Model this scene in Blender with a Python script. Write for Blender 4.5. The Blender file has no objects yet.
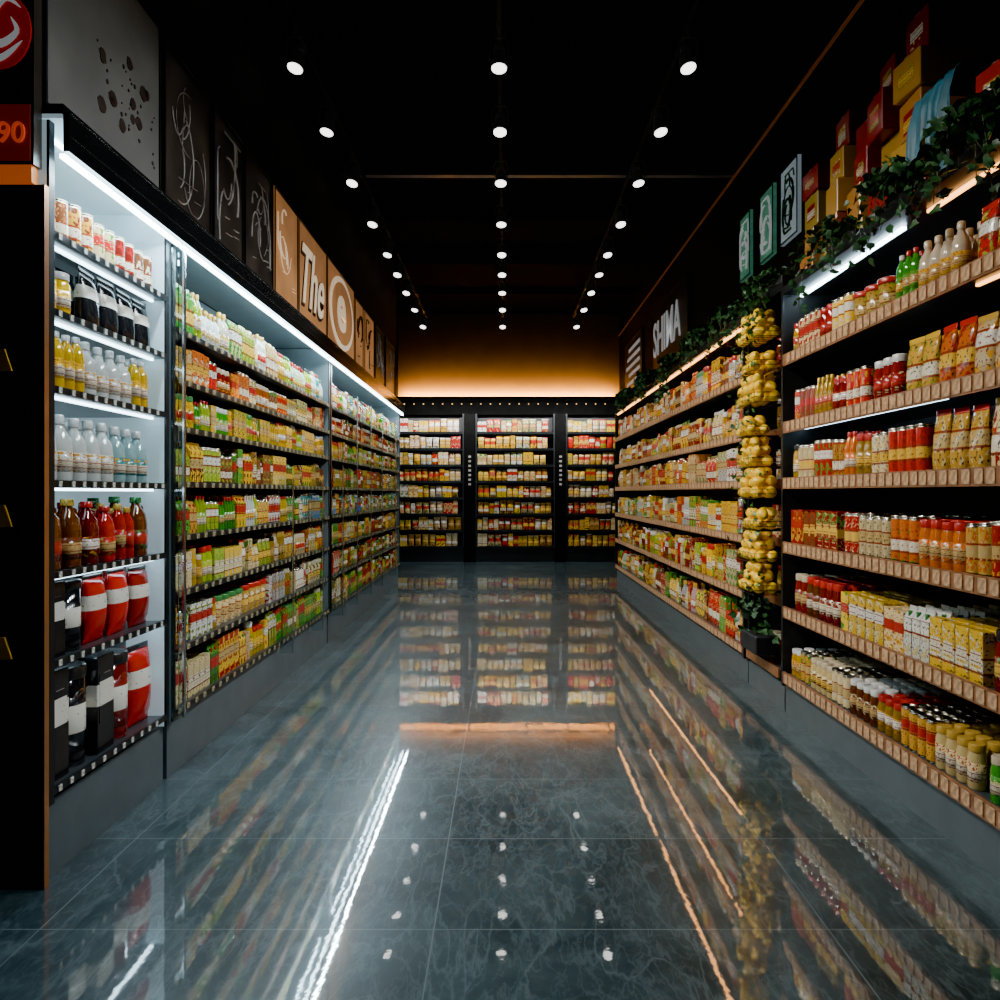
import bpy, math, random
from mathutils import Vector, Matrix, Euler
random.seed(7)
R=random.Random(11)
scene=bpy.context.scene
COL=scene.collection
try: scene.view_settings.look='AgX - Punchy'
except Exception as e: print('look',e)
# ------------------------------------------------------------------ materials
def newmat(name):
    m=bpy.data.materials.new(name); m.use_nodes=True
    nt=m.node_tree; return m,nt,nt.nodes['Principled BSDF']
def simple(name,col,rough=.5,metal=0,spec=.5,emit=None,es=0,noise=0.0,nscale=8):
    m,nt,p=newmat(name)
    p.inputs['Base Color'].default_value=(*col,1)
    p.inputs['Roughness'].default_value=rough
    p.inputs['Metallic'].default_value=metal
    p.inputs['Specular IOR Level'].default_value=spec
    if emit:
        p.inputs['Emission Color'].default_value=(*emit,1)
        p.inputs['Emission Strength'].default_value=es
    if noise>0:
        tc=nt.nodes.new('ShaderNodeTexCoord'); n=nt.nodes.new('ShaderNodeTexNoise')
        n.inputs['Scale'].default_value=nscale; n.inputs['Detail'].default_value=4
        nt.links.new(tc.outputs['Object'],n.inputs['Vector'])
        r=nt.nodes.new('ShaderNodeValToRGB')
        a=[max(0,c*(1-noise)) for c in col]; b=[min(1,c*(1+noise)) for c in col]
        r.color_ramp.elements[0].position=.3; r.color_ramp.elements[0].color=(*a,1)
        r.color_ramp.elements[1].position=.7; r.color_ramp.elements[1].color=(*b,1)
        nt.links.new(n.outputs['Fac'],r.inputs['Fac']); nt.links.new(r.outputs['Color'],p.inputs['Base Color'])
    return m
def math_n(nt,op,a,b=None,c=None):
    n=nt.nodes.new('ShaderNodeMath'); n.operation=op
    for i,x in enumerate((a,b,c)):
        if x is None: continue
        if isinstance(x,(int,float)): n.inputs[i].default_value=x
        else: nt.links.new(x,n.inputs[i])
    return n.outputs[0]
def mix_n(nt,fac,a,b):
    n=nt.nodes.new('ShaderNodeMix'); n.data_type='RGBA'
    for sock,x in ((n.inputs[0],fac),(n.inputs[6],a),(n.inputs[7],b)):
        if isinstance(x,(int,float)): sock.default_value=x
        elif isinstance(x,tuple): sock.default_value=x
        else: nt.links.new(x,sock)
    return n.outputs[2]
def colsrc(nt,bulk):
    if bulk:
        n=nt.nodes.new('ShaderNodeAttribute'); n.attribute_name='col'; return n.outputs['Color'],n.outputs['Alpha']
    n=nt.nodes.new('ShaderNodeObjectInfo'); return n.outputs['Color'],n.outputs['Alpha']
def ramp_const(nt,fac,cols):
    r=nt.nodes.new('ShaderNodeValToRGB'); r.color_ramp.interpolation='CONSTANT'
    while len(r.color_ramp.elements)<len(cols): r.color_ramp.elements.new(.5)
    for i,cc in enumerate(cols):
        r.color_ramp.elements[i].position=i/len(cols); r.color_ramp.elements[i].color=(*cc,1)
    nt.links.new(fac,r.inputs['Fac']); return r.outputs[0]
def prodmat(key,bulk):
    m,nt,p=newmat('product_'+key+('_bulk' if bulk else ''))
    c,a=colsrc(nt,bulk)
    if key=='plastic':
        nt.links.new(c,p.inputs['Base Color']); p.inputs['Roughness'].default_value=.25
    elif key=='liquid':
        h=nt.nodes.new('ShaderNodeHueSaturation'); h.inputs['Value'].default_value=.8; h.inputs['Saturation'].default_value=1.15
        nt.links.new(c,h.inputs['Color']); nt.links.new(h.outputs[0],p.inputs['Base Color'])
        p.inputs['Roughness'].default_value=.07; p.inputs['Coat Weight'].default_value=.5
    elif key=='cap':
        cc=ramp_const(nt,a,[(.62,.62,.6),(.45,.015,.01),(.5,.3,.04),(.4,.02,.015),(.55,.45,.3),(.04,.2,.05),(.62,.38,.03),(.02,.02,.02)])
        nt.links.new(cc,p.inputs['Base Color']); p.inputs['Roughness'].default_value=.2
    elif key in('print','label'):
        uv=nt.nodes.new('ShaderNodeUVMap'); s=nt.nodes.new('ShaderNodeSeparateXYZ'); nt.links.new(uv.outputs[0],s.inputs[0])
        u,v=s.outputs[0],s.outputs[1]
        off=math_n(nt,'MULTIPLY',a,37.0)
        r2=math_n(nt,'FRACT',math_n(nt,'MULTIPLY',a,7.31)); r3=math_n(nt,'FRACT',math_n(nt,'MULTIPLY',a,13.7))
        dark=math_n(nt,'LESS_THAN',a,.93)
        cm=nt.nodes.new('ShaderNodeCombineXYZ')
        nt.links.new(math_n(nt,'MULTIPLY_ADD',u,4.0,off),cm.inputs[0]); nt.links.new(math_n(nt,'MULTIPLY_ADD',v,4.0,off),cm.inputs[1]); nt.links.new(off,cm.inputs[2])
        nz=nt.nodes.new('ShaderNodeTexNoise'); nz.inputs['Scale'].default_value=1.3; nz.inputs['Detail'].default_value=1
        nt.links.new(cm.outputs[0],nz.inputs['Vector'])
        blob=math_n(nt,'MULTIPLY',math_n(nt,'GREATER_THAN',nz.outputs['Fac'],.57),dark)
        accent=ramp_const(nt,r2,[(.65,.32,.02),(.35,.015,.01),(.6,.48,.22),(.10,.04,.015),(.06,.24,.03),(.55,.12,.01),(.62,.55,.38),(.3,.3,.03)])
        base=mix_n(nt,blob,c,accent)
        ctr=math_n(nt,'MULTIPLY_ADD',r3,.35,.32)
        dist=math_n(nt,'ABSOLUTE',math_n(nt,'SUBTRACT',v,ctr))
        bandc=ramp_const(nt,r3,[(.70,.63,.48),(.7,.42,.05),(.5,.34,.12),(.45,.02,.015),(.72,.69,.60)])
        band=math_n(nt,'LESS_THAN',dist,.11 if key=='print' else .25)
        base=mix_n(nt,band,base,bandc)
        edge=math_n(nt,'MULTIPLY',math_n(nt,'MULTIPLY',math_n(nt,'GREATER_THAN',dist,.12),math_n(nt,'LESS_THAN',dist,.16)),dark)
        base=mix_n(nt,edge,base,(.25,.04,.015,1))
        cm2=nt.nodes.new('ShaderNodeCombineXYZ')
        nt.links.new(math_n(nt,'MULTIPLY_ADD',u,10.0,off),cm2.inputs[0]); nt.links.new(math_n(nt,'MULTIPLY_ADD',v,13.0,off),cm2.inputs[1])
        n2=nt.nodes.new('ShaderNodeTexNoise'); n2.inputs['Scale'].default_value=1.2; n2.inputs['Detail'].default_value=3
        nt.links.new(cm2.outputs[0],n2.inputs['Vector'])
        ink=math_n(nt,'GREATER_THAN',n2.outputs['Fac'],math_n(nt,'MULTIPLY_ADD',dark,-.08,.67))
        inkc=ramp_const(nt,r2,[(.2,.02,.01),(.02,.02,.03),(.35,.02,.015),(.5,.4,.2),(.03,.04,.03)])
        base=mix_n(nt,math_n(nt,'MULTIPLY',ink,.9),base,inkc)
        nt.links.new(base,p.inputs['Base Color']); p.inputs['Roughness'].default_value=.15
    elif key=='metal':
        p.inputs['Base Color'].default_value=(.5,.45,.36,1); p.inputs['Metallic'].default_value=1; p.inputs['Roughness'].default_value=.22
    elif key=='clear':
        mx=mix_n(nt,.5,c,(.5,.57,.58,1)); nt.links.new(mx,p.inputs['Base Color']); p.inputs['Roughness'].default_value=.06; p.inputs['Coat Weight'].default_value=.5
    return m
PM={}
def pm(key,bulk=False):
    if (key,bulk) not in PM: PM[(key,bulk)]=prodmat(key,bulk)
    return PM[(key,bulk)]
# ------------------------------------------------------------------ mesh builder
class MB:
    def __init__(s): s.v=[];s.f=[];s.m=[];s.uv=[];s.s=[]
    def face(s,idx,mat,uv=None,smooth=False):
        s.f.append(tuple(idx)); s.m.append(mat); s.uv.append(uv or [(0,0)]*len(idx)); s.s.append(smooth)
    def rings(s,rings,mats,smooth=True,caps=True,H=None):
        n=len(rings[0]); base=len(s.v)
        one=not isinstance(mats,list)
        zs=[r[0][2] for r in rings]; z0=min(zs); h=(max(zs)-z0) or 1
        if H: z0,h=H
        for r in rings: s.v.extend(r)
        for i in range(len(rings)-1):
            mt=mats if one else mats[i]
            for k in range(n):
                k2=(k+1)%n
                a=base+i*n+k;b=base+i*n+k2;c=base+(i+1)*n+k2;d=base+(i+1)*n+k
                u0=k/n*2;u1=(k+1)/n*2;va=(zs[i]-z0)/h;vb=(zs[i+1]-z0)/h
                s.face((a,b,c,d),mt,[(u0,va),(u1,va),(u1,vb),(u0,vb)],smooth)
        if caps:
            s.face([base+k for k in range(n)][::-1],mats if one else mats[0])
            t=base+(len(rings)-1)*n
            s.face([t+k for k in range(n)],mats if one else mats[-1])
    def lathe(s,prof,mats,seg=14,p=1.0,sx=1,sy=1,cx=0,cy=0,H=None,smooth=True):
        rr=[]
        for r,z in prof:
            ring=[]
            for k in range(seg):
                a=2*math.pi*k/seg; c,sn=math.cos(a),math.sin(a)
                ring.append((cx+r*sx*math.copysign(abs(c)**p,c),cy+r*sy*math.copysign(abs(sn)**p,sn),z))
            rr.append(ring)
        s.rings(rr,mats,smooth,True,H)
    def box(s,x0,x1,y0,y1,z0,z1,mat,b=0):
        if b>0:
            def ring(i,z):
                X0,X1,Y0,Y1=x0+i,x1-i,y0+i,y1-i; q=b
                return [(X1,Y0+q,z),(X1,Y1-q,z),(X1-q,Y1,z),(X0+q,Y1,z),(X0,Y1-q,z),(X0,Y0+q,z),(X0+q,Y0,z),(X1-q,Y0,z)]
            s.rings([ring(b*.9,z0),ring(0,z0+b),ring(0,z1-b),ring(b*.9,z1)],mat,False)
            return
        i=len(s.v)
        s.v+= [(x0,y0,z0),(x1,y0,z0),(x1,y1,z0),(x0,y1,z0),(x0,y0,z1),(x1,y0,z1),(x1,y1,z1),(x0,y1,z1)]
        q=[(0,0),(1,0),(1,1),(0,1)]
        for f in ((3,2,1,0),(4,5,6,7),(0,1,5,4),(1,2,6,5),(2,3,7,6),(3,0,4,7)):
            s.face([i+k for k in f],mat,q)
    def tube(s,pts,r,mat,seg=6,taper=False):
        pts=[Vector(p) for p in pts]; rings=[]
        for i,p in enumerate(pts):
            t=(pts[min(i+1,len(pts)-1)]-pts[max(i-1,0)])
            t=t.normalized() if t.length>1e-7 else Vector((0,0,1))
            up=Vector((0,0,1)) if abs(t.z)<.95 else Vector((0,1,0))
            a=t.cross(up).normalized(); b=t.cross(a)
            rings.append([tuple(p+a*math.cos(2*math.pi*k/seg)*r+b*math.sin(2*math.pi*k/seg)*r) for k in range(seg)])
        base=len(s.v)
        for q in rings: s.v.extend(q)
        n=seg
        for i in range(len(rings)-1):
            for k in range(n):
                k2=(k+1)%n
                s.face((base+i*n+k,base+i*n+k2,base+(i+1)*n+k2,base+(i+1)*n+k),mat,None,True)
        s.face([base+k for k in range(n)],mat); s.face([base+(len(rings)-1)*n+k for k in range(n)][::-1],mat)
    def add(s,o):
        b=len(s.v); s.v+=o.v
        for f,m,u,sm in zip(o.f,o.m,o.uv,o.s): s.f.append(tuple(i+b for i in f)); s.m.append(m); s.uv.append(u); s.s.append(sm)
    def build(s,name,matmap=None,bulk=False,cols=None):
        me=bpy.data.meshes.new(name); me.from_pydata(s.v,[],s.f)
        keys=[]
        for k in s.m:
            if k not in keys: keys.append(k)
        for k in keys: me.materials.append(k if not isinstance(k,str) else pm(k,bulk))
        ki={k:i for i,k in enumerate(keys)}
        me.polygons.foreach_set('material_index',[ki[k] for k in s.m])
        me.polygons.foreach_set('use_smooth',s.s)
        l=me.uv_layers.new(name='UVMap'); flat=[]
        for u in s.uv:
            for a in u: flat+= [a[0],a[1]]
        l.data.foreach_set('uv',flat)
        if cols is not None:
            at=me.color_attributes.new(name='col',type='FLOAT_COLOR',domain='POINT'); at.data.foreach_set('color',cols)
        me.validate(); me.update()
        return me
def obj(name,data,parent=None,loc=None,rot=None,label=None,cat=None,group=None,kind=None):
    o=bpy.data.objects.new(name,data); COL.objects.link(o)
    if parent: o.parent=parent
    if loc: o.location=loc
    if rot: o.rotation_euler=rot
    if label: o['label']=label
    if cat: o['category']=cat
    if group: o['group']=group
    if kind: o['kind']=kind
    return o
def boxobj(name,x0,x1,y0,y1,z0,z1,mat,**k):
    m=MB(); m.box(x0,x1,y0,y1,z0,z1,mat); return obj(name,m.build(name),**k)
# ------------------------------------------------------------------ setting materials
def floormat():
    m,nt,p=newmat('polished_tile')
    tc=nt.nodes.new('ShaderNodeTexCoord'); mp=nt.nodes.new('ShaderNodeMapping'); mp.inputs['Location'].default_value=(.22,-.49,0)
    nt.links.new(tc.outputs['Object'],mp.inputs[0])
    br=nt.nodes.new('ShaderNodeTexBrick'); br.offset=0; br.inputs['Scale'].default_value=1
    br.inputs['Brick Width'].default_value=1.22; br.inputs['Row Height'].default_value=.61; br.inputs['Mortar Size'].default_value=.0024; br.inputs['Mortar Smooth'].default_value=.1
    br.inputs['Color1'].default_value=(.88,.88,.88,1); br.inputs['Color2'].default_value=(1.1,1.1,1.1,1); br.inputs['Bias'].default_value=0
    nt.links.new(mp.outputs[0],br.inputs['Vector'])
    def vein(scale,dist,w,rot):
        n1=nt.nodes.new('ShaderNodeTexNoise'); n1.inputs['Scale'].default_value=scale; n1.inputs['Detail'].default_value=6; n1.inputs['Distortion'].default_value=dist; n1.inputs['Roughness'].default_value=.55
        mp2=nt.nodes.new('ShaderNodeMapping'); mp2.inputs['Rotation'].default_value=(0,0,rot); mp2.inputs['Scale'].default_value=(2.2,.8,1)
        nt.links.new(tc.outputs['Object'],mp2.inputs[0]); nt.links.new(mp2.outputs[0],n1.inputs['Vector'])
        a=math_n(nt,'ABSOLUTE',math_n(nt,'SUBTRACT',n1.outputs['Fac'],.5))
        r=nt.nodes.new('ShaderNodeMapRange'); r.inputs[1].default_value=0; r.inputs[2].default_value=w; r.inputs[3].default_value=1; r.inputs[4].default_value=0
        nt.links.new(a,r.inputs[0]); return r.outputs[0]
    v=math_n(nt,'MAXIMUM',vein(2.2,.4,.018,.7),math_n(nt,'MULTIPLY',vein(4.5,.3,.022,-.6),.7))
    v=math_n(nt,'MAXIMUM',v,math_n(nt,'MULTIPLY',vein(8.0,.5,.03,.2),.5))
    nb=nt.nodes.new('ShaderNodeTexNoise'); nb.inputs['Scale'].default_value=1.8; nb.inputs['Detail'].default_value=8; nb.inputs['Distortion'].default_value=.6; nb.inputs['Roughness'].default_value=.7
    nt.links.new(tc.outputs['Object'],nb.inputs['Vector'])
    nbm=nt.nodes.new('ShaderNodeMapRange'); nbm.inputs[1].default_value=.35; nbm.inputs[2].default_value=.68; nt.links.new(nb.outputs['Fac'],nbm.inputs[0])
    base=mix_n(nt,nbm.outputs[0],(.015,.030,.036,1),(.068,.104,.114,1))
    base=mix_n(nt,math_n(nt,'MULTIPLY',v,.38),base,(.18,.24,.26,1))
    mul=nt.nodes.new('ShaderNodeMix'); mul.data_type='RGBA'; mul.blend_type='MULTIPLY'; mul.inputs[0].default_value=1
    nt.links.new(base,mul.inputs[6]); nt.links.new(br.outputs['Color'],mul.inputs[7])
    c=mix_n(nt,br.outputs['Fac'],mul.outputs[2],(.15,.19,.20,1))
    nt.links.new(c,p.inputs['Base Color'])
    n3=nt.nodes.new('ShaderNodeTexNoise'); n3.inputs['Scale'].default_value=5; n3.inputs['Detail'].default_value=5; nt.links.new(tc.outputs['Object'],n3.inputs['Vector'])
    rg=nt.nodes.new('ShaderNodeMapRange'); rg.inputs[3].default_value=.0; rg.inputs[4].default_value=.045; nt.links.new(n3.outputs['Fac'],rg.inputs[0])
    nt.links.new(rg.outputs[0],p.inputs['Coat Roughness'])
    p.inputs['Roughness'].default_value=.32; p.inputs['IOR'].default_value=1.55
    p.inputs['Coat Weight'].default_value=1; p.inputs['Coat IOR'].default_value=2.5
    bp=nt.nodes.new('ShaderNodeBump'); bp.inputs['Strength'].default_value=.07; bp.inputs['Distance'].default_value=.004
    n4=nt.nodes.new('ShaderNodeTexNoise'); n4.inputs['Scale'].default_value=7; n4.inputs['Detail'].default_value=4; n4.inputs['Roughness'].default_value=.6; nt.links.new(tc.outputs['Object'],n4.inputs['Vector'])
    nt.links.new(n4.outputs['Fac'],bp.inputs['Height']); nt.links.new(bp.outputs[0],p.inputs['Normal']); nt.links.new(bp.outputs[0],p.inputs['Coat Normal'])
    return m
M_floor=floormat()
M_black=simple('black_paint',(.012,.013,.015),.6,noise=.3)
M_gloss=simple('gloss_black',(.008,.009,.010),.15,noise=.3)
M_matte=simple('matte_black',(.004,.004,.004),.9,spec=.1,noise=.3)
M_ceil=simple('ceiling_black',(.005,.007,.009),.9,spec=.1,noise=.3,nscale=2)
M_wall=simple('dark_wall',(.008,.008,.009),.8,spec=.2,noise=.25,nscale=3)
M_brown=simple('brown_plaster',(.20,.125,.055),.7,noise=.08,nscale=3)
M_dmetal=simple('dark_metal',(.03,.033,.036),.32,metal=.6,noise=.15)
M_rail=simple('grey_rail',(.16,.16,.16),.35,metal=.4,noise=.15)
M_house=simple('lamp_housing',(.12,.12,.12),.4,metal=.3,noise=.1,emit=(.6,.62,.65),es=.010)  # faint emission makes the unlit housings show against the dark ceiling
M_plinth=simple('plinth_grey',(.07,.09,.10),.4,noise=.12)
M_shelf=simple('shelf_metal',(.10,.115,.125),.3,metal=.5,noise=.1)
M_white=simple('backlit_white_panel',(.55,.69,.74),.5,noise=.05,emit=(.66,.9,1),es=.45)
M_soffit=simple('soffit_grey',(.22,.28,.30),.5,noise=.05)
M_wood=simple('wood_rail',(.24,.10,.04),.4,noise=.35,nscale=20)
M_brass=simple('copper_edge',(.55,.25,.11),.3,metal=.8,noise=.1)
M_tag=simple('price_tag_paper',(.46,.28,.15),.5,noise=.5,nscale=60)
M_tagw=simple('price_tag_white',(.5,.48,.42),.5,noise=.5,nscale=60)
M_tagy=simple('yellow_tag',(.8,.45,.03),.5,noise=.1)
M_tagl=simple('price_tag_amber',(.28,.22,.12),.5,noise=.6,nscale=60)
M_cool=simple('cool_led',(.8,.9,1),.5,emit=(.62,.87,1.0),es=38)
M_cool1=simple('cool_led_shelf',(.8,.9,1),.5,emit=(.62,.87,1.0),es=16)
M_warm=simple('warm_led',(1,.7,.4),.5,emit=(1,.42,.11),es=10)
M_orange=simple('orange_led',(.25,.1,.03),.5,emit=(1,.36,.07),es=.05)
M_glow=simple('sign_glow',(.6,.25,.05),.5,emit=(1,.16,.02),es=.5)
M_glowp=simple('red_glow_panel',(.25,.02,.01),.4,emit=(1,.05,.01),es=.09,noise=.3)
M_cove=simple('cove_led',(1,.5,.1),.5,emit=(1,.47,.085),es=4)
M_lens=simple('lamp_lens',(1,1,1),.3,emit=(1,.97,.92),es=7)
M_leaf=simple('ivy_leaf',(.02,.07,.02),.45,noise=.7,nscale=25)
M_stem=simple('ivy_stem',(.04,.05,.02),.6,noise=.2)
M_lemon=simple('lemon_skin',(.92,.56,.010),.38,noise=.06,nscale=30)
M_lemtip=simple('lemon_stem',(.15,.2,.04),.6,noise=.1)
M_wire=simple('wire_metal',(.12,.12,.12),.3,metal=1,noise=.05)
M_chrome=simple('chrome_edge',(.5,.55,.57),.2,metal=1,noise=.05)
M_ink=simple('lettering_dark',(.03,.015,.01),.5,noise=.1)
M_inkw=simple('lettering_white',(.7,.7,.68),.5,emit=(.9,.95,1),es=.3)
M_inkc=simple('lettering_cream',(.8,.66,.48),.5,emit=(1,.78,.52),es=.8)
M_inkg=simple('lettering_grey',(.34,.31,.28),.5,noise=.3)
M_red=simple('lettering_red',(.4,.008,.006),.25,emit=(1,.01,.004),es=.16)
M_redl=simple('lettering_red_lit',(.7,.08,.04),.25,emit=(1,.10,.03),es=.5)
M_posterdk=simple('poster_dark',(.035,.026,.02),.35,noise=.7,nscale=4)
M_posterlt=simple('poster_grey',(.16,.155,.145),.3,noise=.2,nscale=3)
M_posterbe=simple('poster_beige',(.38,.18,.07),.45,noise=.6,nscale=2.5,emit=(1,.42,.14),es=.30)  # self-glow put into the material so the panels look warmly lit
M_tape=simple('packing_tape',(.3,.22,.14),.3,noise=.1)
def glassmat():
    m=bpy.data.materials.new('clear_acrylic'); m.use_nodes=True; nt=m.node_tree; nt.nodes.clear()
    o=nt.nodes.new('ShaderNodeOutputMaterial'); mx=nt.nodes.new('ShaderNodeMixShader'); t=nt.nodes.new('ShaderNodeBsdfTransparent'); g=nt.nodes.new('ShaderNodeBsdfGlossy')
    t.inputs[0].default_value=(.86,.92,.93,1); g.inputs['Roughness'].default_value=.05; fr=nt.nodes.new('ShaderNodeFresnel'); fr.inputs[0].default_value=1.5
    nt.links.new(fr.outputs[0],mx.inputs[0]); nt.links.new(t.outputs[0],mx.inputs[1]); nt.links.new(g.outputs[0],mx.inputs[2]); nt.links.new(mx.outputs[0],o.inputs[0]); return m
M_glass=glassmat()
# ------------------------------------------------------------------ room
XL,XR,YB,YF,ZC=-2.15,2.30,15.10,-2.5,4.95
boxobj('floor',XL-.1,XR+.1,YF,YB+.1,-.1,0,M_floor,kind='structure')
boxobj('ceiling',XL-.1,XR+.1,YF,YB+.1,ZC,ZC+.1,M_ceil,kind='structure')
boxobj('wall_left',XL-.1,XL,YF,YB,0,ZC,M_wall,kind='structure')
boxobj('wall_right',XR,XR+.1,YF,YB,0,ZC,M_wall,kind='structure')
boxobj('wall_back',XL-.1,XR+.1,YB,YB+.1,0,ZC,M_brown,kind='structure')
boxobj('wall_front',XL-.1,XR+.1,YF-.1,YF,0,ZC,M_wall,kind='structure')
boxobj('trim_1',XL,-1.64,2.58,11.3,2.70,ZC,M_wall,kind='structure')
nb=2
for y,z,hh in ((4.2,4.6,.3),(5.9,4.72,.2),(7.55,4.55,.03),(9.4,4.78,.15),(11.2,4.78,.15),(13.2,4.85,.08)):
    boxobj('trim_%d'%nb,-1.64 if y<11.3 else XL,XR,y,y+.07,z,z+hh,M_rail if hh<.05 else M_matte,kind='structure'); nb+=1
boxobj('trim_%d'%nb,XR-.02,XR,1.5,YB,4.5,4.52,M_orange,kind='structure'); nb+=1
# ------------------------------------------------------------------ product templates
T={}
def reg(kind,name,cat,desc,w,d,h,parts): T[kind]=dict(name=name,cat=cat,desc=desc,w=w,d=d,h=h,parts=parts)
def t_bottle():
    b=MB(); b.lathe([(.029,0),(.033,.006),(.033,.15),(.030,.175),(.018,.20),(.013,.212),(.013,.222)],'liquid')
    l=MB(); l.lathe([(.0336,.05),(.0336,.13)],'label')
    c=MB(); c.lathe([(.0155,.215),(.0158,.217),(.0155,.238),(.013,.240)],'cap',10)
    reg('bottle','bottle','bottle','plastic drink bottle',.068,.068,.24,[('bottle',b),('label_sleeve',l),('bottle_cap',c)])
def t_clear():
    b=MB(); b.lathe([(.036,0),(.041,.008),(.041,.10),(.036,.13),(.018,.155),(.014,.165),(.014,.175)],'clear')
    l=MB(); l.lathe([(.0416,.03),(.0416,.09)],'label')
    c=MB(); c.lathe([(.017,.168),(.0175,.17),(.017,.193),(.014,.196)],'cap',10)
    reg('clear','round_bottle','bottle','round bottle with printed label',.084,.084,.196,[('b',b),('label_sleeve',l),('bottle_cap',c)])
def t_can():
    b=MB(); b.lathe([(.030,0),(.033,.004),(.0335,.008),(.0335,.112),(.033,.116)],['metal','metal','print','metal'],14,H=(0,.12))
    c=MB(); c.lathe([(.0335,.116),(.0335,.121),(.031,.121),(.0305,.118)],'metal',14)
    reg('can','food_can','can','printed food can',.068,.068,.121,[('b',b),('can_lid',c)])
def t_jar():
    b=MB(); b.lathe([(.034,0),(.038,.006),(.038,.095),(.032,.11),(.031,.115)],'liquid')
    l=MB(); l.lathe([(.0387,.025),(.0387,.08)],'label')
    c=MB(); c.lathe([(.034,.112),(.0345,.114),(.0345,.133),(.032,.135)],'cap',14)
    reg('jar','glass_jar','jar','glass jar with screw lid',.078,.078,.135,[('b',b),('label_sleeve',l),('jar_lid',c)])
def seh(w,d,z,n=14,p=.8):
    return [(d*math.copysign(abs(math.cos(2*math.pi*k/n))**p,math.cos(2*math.pi*k/n)),w*math.copysign(abs(math.sin(2*math.pi*k/n))**p,math.sin(2*math.pi*k/n)),z) for k in range(n)]
def t_pouch():
    ring=seh
    b=MB(); b.rings([ring(.052,.027,0),ring(.058,.034,.01),ring(.06,.036,.05),ring(.058,.03,.11),ring(.056,.016,.155),ring(.056,.003,.175)],'print',H=(0,.19))
    c=MB(); c.rings([ring(.058,.003,.175),ring(.06,.003,.178),ring(.06,.003,.194)],'cap')
    reg('pouch','snack_pouch','pouch','stand-up foil pouch',.124,.074,.194,[('b',b),('pouch_seal',c)])
def t_bag():
    ring=seh
    b=MB(); b.rings([ring(.075,.003,0),ring(.074,.004,.012),ring(.068,.026,.035),ring(.066,.036,.08),ring(.066,.036,.13),ring(.068,.024,.175),ring(.074,.004,.2)],'print',H=(0,.21))
    c=MB(); c.rings([ring(.075,.004,.2),ring(.075,.003,.215)],'cap')
    reg('bag','snack_bag','snack bag','pillow-shaped snack bag',.152,.074,.215,[('b',b),('bag_seal',c)])
def t_carton():
    b=MB(); w=.035
    def q(a,c,z): return [(a,-c,z),(a,c,z),(-a,c,z),(-a,-c,z)]
    b.rings([q(w,w,0),q(w,w,.155)],'print',False,H=(0,.2)); b.rings([q(w,w,.155),q(.003,w,.185),q(.003,w,.2)],'plastic',False)
    c=MB(); c.lathe([(.011,.160),(.011,.180),(.009,.182)],'cap',10,cx=.019)
    reg('carton','drink_carton','carton','gable-top drink carton',.072,.072,.2,[('b',b),('carton_cap',c)])
def t_box():
    b=MB(); b.box(-.025,.025,-.045,.045,0,.16,'print',.002)
    l=MB(); l.box(.025,.0262,-.034,.034,.05,.13,'label')
    reg('box','food_box','box','printed cardboard food box',.092,.054,.16,[('b',b),('box_label',l)])
def t_tub():
    b=MB(); b.lathe([(.040,0),(.043,.005),(.050,.075)],'print',H=(0,.08))
    c=MB(); c.lathe([(.0535,.074),(.054,.076),(.054,.086),(.050,.089)],'cap',16)
    reg('tub','plastic_tub','tub','round plastic tub with lid',.11,.11,.089,[('b',b),('tub_lid',c)])
def t_jug():
    b=MB(); b.lathe([(.050,0),(.055,.01),(.055,.15),(.048,.19),(.025,.225),(.02,.235),(.02,.25)],'liquid',16,p=.7,sx=.8)
    b.tube([(0,.045,.165),(0,.066,.19),(0,.06,.225),(0,.02,.238)],.008,'liquid')
    l=MB(); l.lathe([(.0558,.035),(.0558,.12)],'label',16,p=.7,sx=.8)
    c=MB(); c.lathe([(.024,.243),(.0245,.246),(.024,.268),(.021,.27)],'cap',12)
    reg('jug','jug','jug','handled jug of liquid',.128,.09,.27,[('b',b),('label_sleeve',l),('jug_cap',c)])
def t_canister():
    b=MB(); b.lathe([(.058,0),(.06,.004),(.06,.19)],'liquid',18)
    l=MB(); l.lathe([(.0608,.03),(.0608,.15)],'label',18)
    c=MB(); c.lathe([(.062,.188),(.063,.19),(.063,.212),(.058,.216)],'cap',18)
    reg('canister','storage_canister','canister','large round canister with lid',.128,.128,.216,[('b',b),('label_sleeve',l),('canister_lid',c)])
for t in (t_bottle,t_clear,t_can,t_jar,t_pouch,t_bag,t_carton,t_box,t_tub,t_jug,t_canister): t()
C={'red':(.5,.010,.008),'dark red':(.25,.010,.008),'orange':(.65,.14,.012),'yellow':(.8,.48,.02),'cream':(.66,.51,.26),'green':(.05,.3,.03),'lime':(.36,.5,.025),'white':(.68,.68,.62),'brown':(.17,.055,.02),'gold':(.50,.27,.03),'teal':(.03,.28,.29),'blue':(.04,.17,.45),'black':(.012,.012,.014),'maroon':(.16,.010,.007)}
PL=[]
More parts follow.
